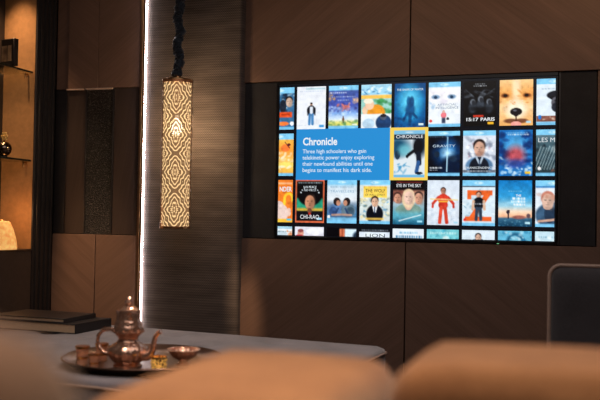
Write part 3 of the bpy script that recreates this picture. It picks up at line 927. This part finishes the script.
pl = thing('pendant_lamp', 'long cylindrical pendant lamp of glowing cut brass filigree hanging before the woven pillar', 'pendant lamp', (PX, PY, PZ0))
H = PZ1 - PZ0
me = bpy.data.meshes.new('lamp_shade')
n, k = 72, 2
vs = [(PR * math.cos(2 * math.pi * i / n), PR * math.sin(2 * math.pi * i / n), H * j) for j in range(k) for i in range(n)]
fs = [(i, (i + 1) % n, n + (i + 1) % n, n + i) for i in range(n)]
me.from_pydata(vs, [], fs)
uvl = me.uv_layers.new(name='UVMap')
for i, q in enumerate(me.polygons):
    q.use_smooth = True
    for li, (a_, b_) in zip(q.loop_indices, ((i, 0), (i + 1, 0), (i + 1, H), (i, H))):
        uvl.data[li].uv = (a_ / n + 0.02, b_)
me.materials.append(mat_filigree())
put('lamp_shade', me, pl)
MB().lathe([(PR - 0.008, 0.004), (PR - 0.008, H - 0.004)], 48, closed=False).make('shade_liner', mat_diffuser(), pl)
MB().lathe([(PR - 0.002, H - 0.004), (PR + 0.002, H - 0.002), (PR + 0.002, H + 0.006), (PR - 0.006, H + 0.010), (0.02, H + 0.012), (0.018, H + 0.03), (0.006, H + 0.034)], 48).make('top_cap', BRASS, pl)
MB().lathe([(PR + 0.0015, -0.002), (PR + 0.0015, 0.008), (PR - 0.006, 0.008), (PR - 0.006, -0.002), (PR + 0.0015, -0.002)], 48, closed=False).make('bottom_ring', BRASS, pl)
bulb = MB().lathe([(0.012, 0.69), (0.014, 0.66), (0.03, 0.63), (0.034, 0.60), (0.026, 0.575), (0.004, 0.565)], 24).make('bulb', emit('bulb_glow', (1.0, 0.78, 0.5, 1), 5), pl)
bl = bpy.data.lights.new('bulb_light', 'POINT')
bl.energy = 118.0
bl.color = (1.0, 0.68, 0.38)
bl.shadow_soft_size = 0.045
blo = bpy.data.objects.new('bulb_light', bl)
COL.objects.link(blo)
blo.parent = pl
blo.location = (0, 0, 0.63)
MB().tube([(0, 0, 0.68), (0, 0, H + 0.01)], 0.008, 10).make('bulb_holder', BLACK, pl)
# gathered cloth sleeve over the chain
rnd = random.Random(5)
pts, rad = [], []
zt = CEIL - PZ0
N = 120
for i in range(N + 1):
    z = H + 0.03 + (zt - H - 0.03) * i / N
    pts.append((0.008 * math.sin(z * 38) + rnd.uniform(-.004, .004), 0.006 * math.cos(z * 31), z))
    rad.append(0.024 + 0.007 * math.sin(z * 95) + rnd.uniform(-.004, .005))
mbc = MB()
mbc.tube(pts, rad, 14)
for s in (0, 2.1, 4.2):
    q = [(p_[0] + 0.02 * math.cos(p_[2] * 42 + s), p_[1] + 0.02 * math.sin(p_[2] * 42 + s), p_[2]) for p_ in pts]
    mbc.tube(q, [0.009 + rnd.uniform(-.003, .004) for _ in q], 8)
SLEEVE = fabric('dark_crinkled_sleeve', rgb(14, 17, 22), rgb(52, 62, 74), 90, 0.5, 0.3, 40)
mbc.make('cord_sleeve', SLEEVE, pl)

# ------------------------------------------------------------------ display cabinet on the left
dc = thing('display_cabinet', 'tall black framed display cabinet with glass shelves and a warm lit interior', 'cabinet', (-1.95, -0.20, 0))
cw = 0.31                        # cabinet depth, from the left wall to its open front
L0 = -2.1                        # near end
NICHE = plain('tan_niche_lining', rgb(186, 138, 92), 0.85)
MB().box(0.03, cw - 0.012, -0.02, 0.0, 0.8, CEIL, 0).make('side_panel', NICHE, dc, smooth=False)
MB().box(0.03, cw - 0.012, L0, L0 + 0.02, 0.8, CEIL, 0).make('side_panel', NICHE, dc, smooth=False)
MB().box(0.0, 0.052, L0, 0.0, 0.0, CEIL, 0).make('back_panel', BLACK, dc, smooth=False)
m = MB()
m.box(cw - 0.075, cw, -0.0185, 0.198, 0, CEIL, 0.003, 1)
for y in (0.02, 0.07, 0.12, 0.17):
    m.box(cw - 0.01, cw + 0.012, y - 0.012, y + 0.012, 0, CEIL, 0.004, 2)
m.make('door_jamb', BLACK, dc)
MB().box(cw - 0.03, cw, L0, L0 + 0.05, 0, CEIL, 0.003, 1).make('door_jamb', BLACK, dc)
MB().box(0.065, cw - 0.006, L0 + 0.02, -0.02, 0.0, 0.83, 0.002, 1).make('base_unit', plain('dark_brown_lacquer', rgb(66, 54, 49), 0.5), dc)
MB().box(0.065, cw - 0.002, L0 + 0.02, -0.0205, 0.83, 0.842, 0.002, 1).make('ledge', plain('dark_ledge', rgb(70, 54, 44), 0.3), dc)
MB().box(0.03, cw, L0, -0.02, CEIL - 0.05, CEIL, 0).make('top_panel', BLACK, dc, smooth=False)


def mat_glass():
    t = NT('shelf_glass')
    tr = t.n('ShaderNodeBsdfTransparent')
    tr.inputs[0].default_value = (0.80, 0.82, 0.78, 1)
    gl = t.n('ShaderNodeBsdfGlossy')
    gl.inputs['Roughness'].default_value = 0.03
    fr = t.n('ShaderNodeFresnel')
    fr.inputs['IOR'].default_value = 1.5
    mx = t.n('ShaderNodeMixShader')
    t.l(fr.outputs[0], mx.inputs[0])
    t.l(tr.outputs[0], mx.inputs[1])
    t.l(gl.outputs[0], mx.inputs[2])
    t.l(mx.outputs[0], t.out.inputs['Surface'])
    return t.m


GLASS = mat_glass()
EDGE = plain('dark_green_glass_edge', rgb(38, 44, 40), 0.2)
for z in (2.006, 1.4195):
    g = MB().box(0.066, cw - 0.028, L0 + 0.02, -0.021, z, z + 0.012, 0).make('glass_shelf', GLASS, dc, smooth=False)
    MB().box(cw - 0.028, cw - 0.024, L0 + 0.02, -0.021, z, z + 0.012, 0.001, 1).make('shelf_edge', EDGE, g)
    mb = MB()
    mb.tube([(cw - 0.062, -0.022, z - 0.008), (cw - 0.062, -0.055, z - 0.008)], 0.006, 10)
    mb.tube([(cw - 0.062, -0.05, z - 0.003), (cw - 0.062, -0.05, z - 0.035)], [0.005, 0.008], 10)
    mb.make('shelf_pin', BRASS, g)
spot('cabinet_downlight', (-1.75, -0.45, 2.79), (-1.76, -0.22, 1.40), 48, 58, 1.0, 0.02, (1.0, 0.62, 0.33))
spot('cabinet_fill', (-1.70, -0.66, 1.99), (-1.74, -0.36, 1.5), 4.5, 90, 1.0, 0.02, (1.0, 0.62, 0.33))  # added fill for lower lining and flower, no lamp under the shelf
spot('cabinet_downlight_near', (-1.76, -1.1, 2.79), (-1.77, -1.0, 1.0), 16, 70, 0.7, 0.015, (1.0, 0.58, 0.27))

# picture frame on the upper shelf
pf = thing('photo_frame', 'dark framed picture standing on the upper glass shelf', 'picture frame', (-1.712, -0.42, 2.0185), -0.25)
MB().box(-0.048, 0.075, -0.02, 0.02, 0, 0.175, 0.003, 1).make('frame', plain('dark_brown_frame', rgb(38, 28, 24), 0.4), pf)
pp = fabric('faded_picture_print', rgb(90, 70, 60), rgb(190, 160, 130), 14, 0.5, 0, 8)
MB().box(-0.036, 0.012, -0.023, -0.019, 0.03, 0.13, 0).make('picture', pp, pf, smooth=False)
MB().box(0.022, 0.058, -0.023, -0.019, 0.03, 0.13, 0).make('picture', pp, pf, smooth=False)

# round ornament with a small flower on the middle shelf
SILVER = plain('dark_polished_silver', rgb(120, 104, 92), 0.18, 1.0)
ob = thing('orb_ornament', 'dark shiny round ornament topped by a pale metal flower on the middle glass shelf', 'ornament', (-1.728, -0.42, 1.4317))
prof = [(0.004, 0.0), (0.026, 0.0), (0.024, 0.008)] + [(max(0.005, 0.05 * math.sin(t_)), 0.057 - 0.05 * math.cos(t_)) for t_ in np.linspace(0.45, 2.95, 14)] + [(0.004, 0.112)]
MB().lathe(prof, 32).make('orb', SILVER, ob)
m = MB()
for k in range(6):
    a_ = k * math.pi / 3
    m.soft((0.016 * math.cos(a_), 0.004, 0.138 + 0.019 * math.sin(a_)), (0.0095, 0.006, 0.0095), 0.004, 3)
m.soft((0, -0.004, 0.138), (0.007, 0.006, 0.007), 0.004, 3)
m.tube([(0, 0, 0.108), (0, 0.002, 0.13)], 0.003, 8)
fl = m.make('flower', plain('pale_gold', rgb(255, 206, 130), 0.3, 0.35), ob)
fl['label'] = 'pale gold flower finial'


def mat_alabaster():
    t = NT('lit_alabaster')
    v = t.noise(t.coords(), 28, 4)
    t.l(t.ramp(v, [(0.3, rgb(212, 140, 70)), (0.7, rgb(250, 206, 132))]), t.b.inputs['Base Color'])
    t.l(t.ramp(v, [(0.3, rgb(214, 138, 66)), (0.7, rgb(250, 196, 116))]), t.b.inputs['Emission Color'])
    t.set(Roughness=0.6, Emission_Strength=0.75)
    return t.m


tl_ = thing('table_lamp', 'glowing cone shaped amber stone lamp on the lowest ledge of the display cabinet', 'lamp', (-1.735, -0.44, 0.8425))
MB().lathe([(0.05, 0), (0.112, 0.0), (0.115, 0.012), (0.106, 0.07), (0.088, 0.13), (0.07, 0.17), (0.058, 0.18), (0.02, 0.182)], 40).make('lamp_shade', mat_alabaster(), tl_)
MB().lathe([(0.02, 0.181), (0.024, 0.184), (0.02, 0.19), (0.006, 0.193)], 24).make('finial', BRASS, tl_)
ll = bpy.data.lights.new('lamp_light', 'POINT')
ll.energy = 0.9
ll.color = (1.0, 0.5, 0.2)
ll.shadow_soft_size = 0.05
llo = bpy.data.objects.new('lamp_light', ll)
COL.objects.link(llo)
llo.parent = tl_
llo.location = (0.03, 0.06, 0.24)

# ------------------------------------------------------------------ ottoman
OT = thing('ottoman', 'wide low ottoman in buttoned grey blue velvet with pale piping, carrying the tea tray', 'ottoman', (-0.28, -1.455, 0), -0.092)
VELVET = fabric('grey_blue_velvet', rgb(110, 106, 112), rgb(150, 144, 152), 260, 0.8, 0.6, 5)
OX, OY = 1.12, 0.69


def ottoman_top():
    b = bmesh.new()
    bmesh.ops.create_cube(b, size=2)
    bmesh.ops.subdivide_edges(b, edges=list(b.edges), cuts=48, use_grid_fill=True)
    half = (OX, OY, 0.09)
    r = 0.035
    tufts = [(x, y) for x in np.arange(-0.9, 1.0, 0.3) for y in np.arange(-0.52, 0.6, 0.26)]
    for v in b.verts:
        p = Vector([half[i] * v.co[i] for i in range(3)])
        q = Vector([max(-half[i] + r, min(half[i] - r, p[i])) for i in range(3)])
        d = p - q
        if d.length > 1e-6:
            p = q + d.normalized() * max(abs(d.x), abs(d.y), abs(d.z))
        if v.co.z > 0.99:
            for tx, ty in tufts:
                dd = (p.x - tx) ** 2 + (p.y - ty) ** 2
                p.z -= 0.03 * math.exp(-dd / 0.0022)
        v.co = p + Vector((0, 0, 0.36))
    return MB().bm(b)


ottoman_top().make('cushion', VELVET, OT)
PIPE = plain('pale_piping', rgb(178, 150, 134), 0.5)


def ring(x, y, z, r=0.03, n=6):
    pts = []
    for cx_, cy_, a0 in ((x - r, y - r, 0), (-x + r, y - r, 90), (-x + r, -y + r, 180), (x - r, -y + r, 270)):
        for k_ in range(n + 1):
            a_ = math.radians(a0 + 90 * k_ / n)
            pts.append((cx_ + r * math.cos(a_), cy_ + r * math.sin(a_), z))
    return pts + [pts[0]]


MB().tube(ring(OX + 0.002, OY + 0.002, 0.418), 0.006, 8, False).make('piping', PIPE, OT)
MB().box(-OX + 0.03, OX - 0.03, -OY + 0.03, OY - 0.03, 0.05, 0.275, 0.01).make('base', plain('dark_ottoman_base', rgb(36, 31, 30), 0.7), OT)
for sx in (-1, 1):
    for sy in (-1, 1):
        MB().lathe([(0.02, 0), (0.028, 0.055)], 16, (sx * (OX - 0.1), sy * (OY - 0.1), 0)).make('leg', BLACK, OT)
TOP = 0.4505

# books at the back edge of the ottoman
PAGES = plain('cream_page_edges', rgb(232, 198, 160), 0.9, 0, 0.15, 200)


def book(name, label, loc, rz, w, d, h, cover):
    t = thing(name, label, 'book', loc, rz)
    m_ = MB()
    m_.box(-w / 2, w / 2, -d / 2, d / 2, 0, 0.004, 0.001, 1)
    m_.box(-w / 2, w / 2, -d / 2, d / 2, h - 0.004, h, 0.001, 1)
    m_.box(w / 2 - 0.005, w / 2, -d / 2, d / 2, 0, h, 0.001, 1)
    m_.make('cover', cover, t)
    MB().box(-w / 2 + 0.006, w / 2 - 0.006, -d / 2 + 0.006, d / 2 - 0.006, 0.0045, h - 0.0045, 0).make('pages', PAGES, t, smooth=False)


book('book', 'thick dark hardback book with tan page edges lying on the ottoman under a thin one', (-0.93, -0.985, TOP), -0.05, 0.5, 0.33, 0.05, plain('black_cover', rgb(26, 22, 22), 0.5))
book('book', 'thin dark book lying on top of the thick hardback on the ottoman', (-1.0, -0.985, TOP + 0.0505), -0.02, 0.46, 0.3, 0.022, plain('slate_cover', rgb(52, 46, 46), 0.4))

# ------------------------------------------------------------------ tea set
def mat_copper():
    """polished coppery silver with shallow chased ornament"""
    t = NT('chased_copper_silver')
    v = t.n('ShaderNodeTexVoronoi')
    v.inputs['Scale'].default_value = 70
    t.l(t.coords(), v.inputs['Vector'])
    t.l(t.ramp(v.outputs['Distance'], [(0.1, rgb(250, 212, 190)), (0.6, rgb(226, 178, 152))]), t.b.inputs['Base Color'])
    t.set(Metallic=0.84, Roughness=0.2)
    t.bump(v.outputs['Distance'], 0.35, 0.006)
    return t.m


COPPER = mat_copper()
TRAYM = plain('dark_bronze_tray', rgb(96, 72, 60), 0.3, 0.75, 0.25, 12)
TX, TY = 0.055, -1.80
tray = thing('tray', 'large round dark bronze tray with a raised rim, on the ottoman under the tea set', 'tray', (TX, TY, TOP + 0.0005))
MB().lathe([(0.01, 0.0), (0.27, 0.0), (0.305, 0.008), (0.33, 0.03), (0.336, 0.031), (0.336, 0.026), (0.312, 0.002), (0.275, -0.0003)][:5] + [(0.334, 0.033), (0.328, 0.034), (0.302, 0.013), (0.268, 0.006), (0.01, 0.006)], 72).make('dish', TRAYM, tray)
TT = TOP + 0.0075
pot = thing('teapot', 'ornate polished copper toned Moroccan teapot with a domed lid and curved spout on the tray', 'teapot', (0.055, -1.93, TT))
U_ = 0.00375
body = [(0.5, 0), (15, 0), (15.5, 1.5), (12.5, 3.5), (17, 7), (21, 13), (21.7, 17), (20.5, 21), (16.5, 24.5), (12, 27), (10.5, 29.5), (11, 32), (14, 35.5), (17.5, 38), (17.5, 39), (2, 39.2)]


def flute(mb, n, amp, z0, z1):
    out = []
    for x, y, z in mb.v:
        r = math.hypot(x, y)
        if z0 < z < z1 and r > 1e-5:
            k_ = 1 + amp * math.cos(n * math.atan2(y, x)) * math.sin(math.pi * (z - z0) / (z1 - z0))
            x, y = x * k_, y * k_
        out.append((x, y, z))
    mb.v = out
    return mb


flute(MB().lathe([(r * U_, z * U_) for r, z in body], 96), 14, 0.03, 5 * U_, 24 * U_).make('body', COPPER, pot, sharp=50)
lid = MB().lathe([(r * U_, z * U_) for r, z in [(16.5, 39.3), (16.8, 40), (15.5, 43), (14.6, 47), (13.4, 50), (13, 51), (13, 60.5), (13.3, 61.5), (10, 63), (6.5, 65), (4, 66.5), (0.5, 66.7)]], 64).make('lid', COPPER, pot, sharp=50)
MB().lathe([(r * U_, z * U_) for r, z in [(3, 66.6), (3.4, 68), (5.6, 69.5), (3.4, 71), (2.8, 72), (4.4, 73.3), (3.2, 74.8), (1, 75.8)]], 24).make('finial', COPPER, lid)
sp_pts = [(17, 0, 13), (24, 0, 13.5), (28, 0, 16), (30, 0, 21), (31, 0, 28), (32.5, 0, 34), (36, 0, 38.5), (40, 0, 40)]
MB().tube([tuple(np.array(q) * U_) for q in sp_pts], [r * U_ for r in (6, 5.2, 4.3, 3.5, 2.9, 2.5, 2.4, 2.9)], 16).make('spout', COPPER, pot)
hd = [(-14, 0, 37), (-22, 0, 39.5), (-31, 0, 38), (-37, 0, 32), (-38, 0, 25), (-35, 0, 18), (-29, 0, 13), (-19, 0, 12)]
MB().tube([tuple(np.array(q) * U_) for q in hd], [r * U_ for r in (2.4, 2.3, 2.2, 2.1, 2.0, 2.0, 2.2, 2.8)], 12).make('handle', COPPER, pot)

AMBER = NT('amber_tea_glass')
AMBER.set(Base_Color=rgb(246, 204, 176), Roughness=0.08, Transmission_Weight=0.75, IOR=1.4)
AMBER = AMBER.m
GILT = plain('gilt_band', rgb(232, 180, 96), 0.22, 1.0)


def tea_glass(loc, label, s=1.0, mat=AMBER):
    g_ = thing('tea_glass', label, 'tea glass', loc, 0, 'tea glasses on the tray')
    P_ = [(0.004, 0), (0.024, 0), (0.025, 0.004), (0.023, 0.02), (0.024, 0.045), (0.029, 0.078), (0.0275, 0.078), (0.0225, 0.045), (0.0215, 0.02), (0.021, 0.008), (0.004, 0.007)]
    MB().lathe([(r * s, z * s) for r, z in P_], 32).make('cup', mat, g_)
    for z, r in ((0.072, 0.0285), (0.03, 0.0236)):
        MB().lathe([((r + 0.0012) * s, (z - 0.004) * s), ((r + 0.0014) * s, (z + 0.004) * s)], 32, closed=False).make('gilt_band', GILT, g_)


tea_glass((-0.135, -1.965, TT), 'leftmost amber tea glass on the bronze tray, standing before another glass')
tea_glass((-0.115, -1.85, TT), 'amber tea glass farthest back on the tray, behind the leftmost glass', 0.95)
tea_glass((-0.04, -2.03, TT), 'smallest amber tea glass, between the other two glasses and the teapot', 0.82)


def mat_gold_lattice():
    t = NT('gold_pattern_on_dark')
    v = t.n('ShaderNodeTexVoronoi', feature='DISTANCE_TO_EDGE')
    v.inputs['Scale'].default_value = 75
    t.l(t.coords(), v.inputs['Vector'])
    c = t.ramp(v.outputs['Distance'], [(0.07, rgb(255, 190, 92)), (0.16, rgb(84, 48, 26))])
    t.l(c, t.b.inputs['Base Color'])
    t.l(c, t.b.inputs['Emission Color'])   # emission put into the pattern itself, no flame modelled
    t.set(Roughness=0.25, Metallic=0.35, Emission_Strength=0.5)
    return t.m


ch = thing('candle_holder', 'small candle cup with a bright gold lattice pattern, left of the footed bowl', 'candle holder', (0.214, -1.965, TT))
MB().lathe([(0.004, 0), (0.026, 0), (0.031, 0.008), (0.032, 0.05), (0.030, 0.055), (0.028, 0.055), (0.028, 0.012), (0.004, 0.01)], 36).make('cup', mat_gold_lattice(), ch)
MB().lathe([(0.033, 0.05), (0.033, 0.057), (0.028, 0.057), (0.028, 0.05)], 36, closed=False).make('rim', GILT, ch)
bw = thing('bowl', 'small footed metal bowl with a beaded rim at the right side of the tray', 'bowl', (0.242, -1.80, TT))
flute(MB().lathe([(0.004, 0), (0.03, 0), (0.031, 0.004), (0.018, 0.012), (0.022, 0.02), (0.045, 0.032), (0.058, 0.05), (0.063, 0.062), (0.060, 0.062), (0.054, 0.05), (0.04, 0.036), (0.004, 0.028)], 72), 16, 0.04, 0.02, 0.062).make('bowl_body', COPPER, bw, sharp=60)
m = MB()
for k in range(26):
    a_ = 2 * math.pi * k / 26
    m.soft((0.0625 * math.cos(a_), 0.0625 * math.sin(a_), 0.063), (0.006, 0.006, 0.004), 0.0035, 2)
m.make('beaded_rim', COPPER, bw)

# ------------------------------------------------------------------ sofa in front (its back towards the camera)
TAN = fabric('tan_bouclé_cloth'.replace('é', 'e'), rgb(150, 104, 68), rgb(188, 136, 92), 120, 0.95, 0.4, 9)
sf = thing('sofa', 'tan cloth sofa seen from behind, two plump back cushions at its top', 'sofa', (1.7, -3.4, 0))
MB().box(-0.62, 1.15, -0.40, 0.42, 0.08, 0.24, 0.02).make('base', TAN, sf)
for x0, x1 in ((-0.60, -0.185), (-0.165, 1.13)):
    MB().soft(((x0 + x1) / 2, 0.06, 0.335), ((x1 - x0) / 2, 0.36, 0.10), 0.05, 12, (0, 0, 0.015)).make('seat_cushion', TAN, sf)
for k in ((-0.58, -0.36), (1.1, -0.36), (-0.58, 0.36), (1.1, 0.36)):
    MB().lathe([(0.02, 0), (0.026, 0.085)], 14, (k[0], k[1], 0)).make('leg', BLACK, sf)
c1 = MB().soft((-0.345, -0.46, 0.54), (0.16, 0.24, 0.305), 0.045, 16, (0.004, 0.01, 0.008)).make('back_cushion', TAN, sf)
c2 = MB().soft((0.46, -0.29, 0.555), (0.625, 0.155, 0.315), 0.055, 22, (0.01, 0.012, 0.012)).make('back_cushion', TAN, sf)

# blurred armchair near the camera
GREIGE = fabric('grey_brown_cloth', rgb(126, 98, 80), rgb(156, 124, 102), 120, 0.95, 0.3, 7)
ac = thing('armchair', 'dark grey brown armchair blurred at the left, close to the camera', 'armchair', (1.135, -4.62, 0))
MB().soft((0.0, 0.0, 0.61), (0.40, 0.09, 0.40), 0.08, 16, (0, .01, 0)).make('backrest', GREIGE, ac)
MB().soft((0.0, -0.36, 0.33), (0.27, 0.27, 0.12), 0.05, 12, (0, 0, 0.015)).make('seat', GREIGE, ac)
for s in (-1, 1):
    MB().soft((s * 0.335, -0.36, 0.36), (0.062, 0.265, 0.25), 0.045, 10).make('armrest', GREIGE, ac)
    for y in (-0.56, 0.0):
        MB().lathe([(0.016, 0), (0.024, 0.22)], 14, (s * 0.3, y, 0)).make('leg', BLACK, ac)

# dark piped armchair beside the wall on the right
CHAR = fabric('charcoal_velvet', rgb(56, 53, 56), rgb(72, 68, 71), 200, 0.75, 0.5, 6)
rc = thing('armchair', 'charcoal velvet armchair with pale piping, its back towards the camera, right of the television wall', 'armchair', (2.078, -1.0, 0), 0.0)
MB().soft((0, -0.24, 0.524), (0.40, 0.08, 0.369), 0.05, 16, (0, .008, .004)).make('backrest', CHAR, rc)
MB().soft((0, 0.12, 0.32), (0.27, 0.27, 0.12), 0.05, 12, (0, 0, .015)).make('seat', CHAR, rc)
for s in (-1, 1):
    MB().soft((s * 0.335, 0.12, 0.38), (0.062, 0.275, 0.22), 0.04, 10).make('armrest', CHAR, rc)
    for y in (-0.22, 0.32):
        MB().lathe([(0.016, 0), (0.024, 0.22)], 14, (s * 0.3, y, 0)).make('leg', BLACK, rc)
pts = []
hx, zt_, r = 0.402, 0.895, 0.05
pts += [(-hx, -0.322, 0.18), (-hx, -0.322, zt_ - r)]
pts += [(-hx + r - r * math.cos(a_), -0.322, zt_ - r + r * math.sin(a_)) for a_ in np.linspace(0.1, 1.47, 7)]
pts += [(hx - r + r * math.sin(a_), -0.322, zt_ - r + r * math.cos(a_)) for a_ in np.linspace(0.1, 1.47, 7)]
pts += [(hx, -0.322, zt_ - r), (hx, -0.322, 0.18)]
MB().tube([(x, y + 0.03, z) for x, y, z in pts], 0.008, 10).make('piping', PIPE, rc)
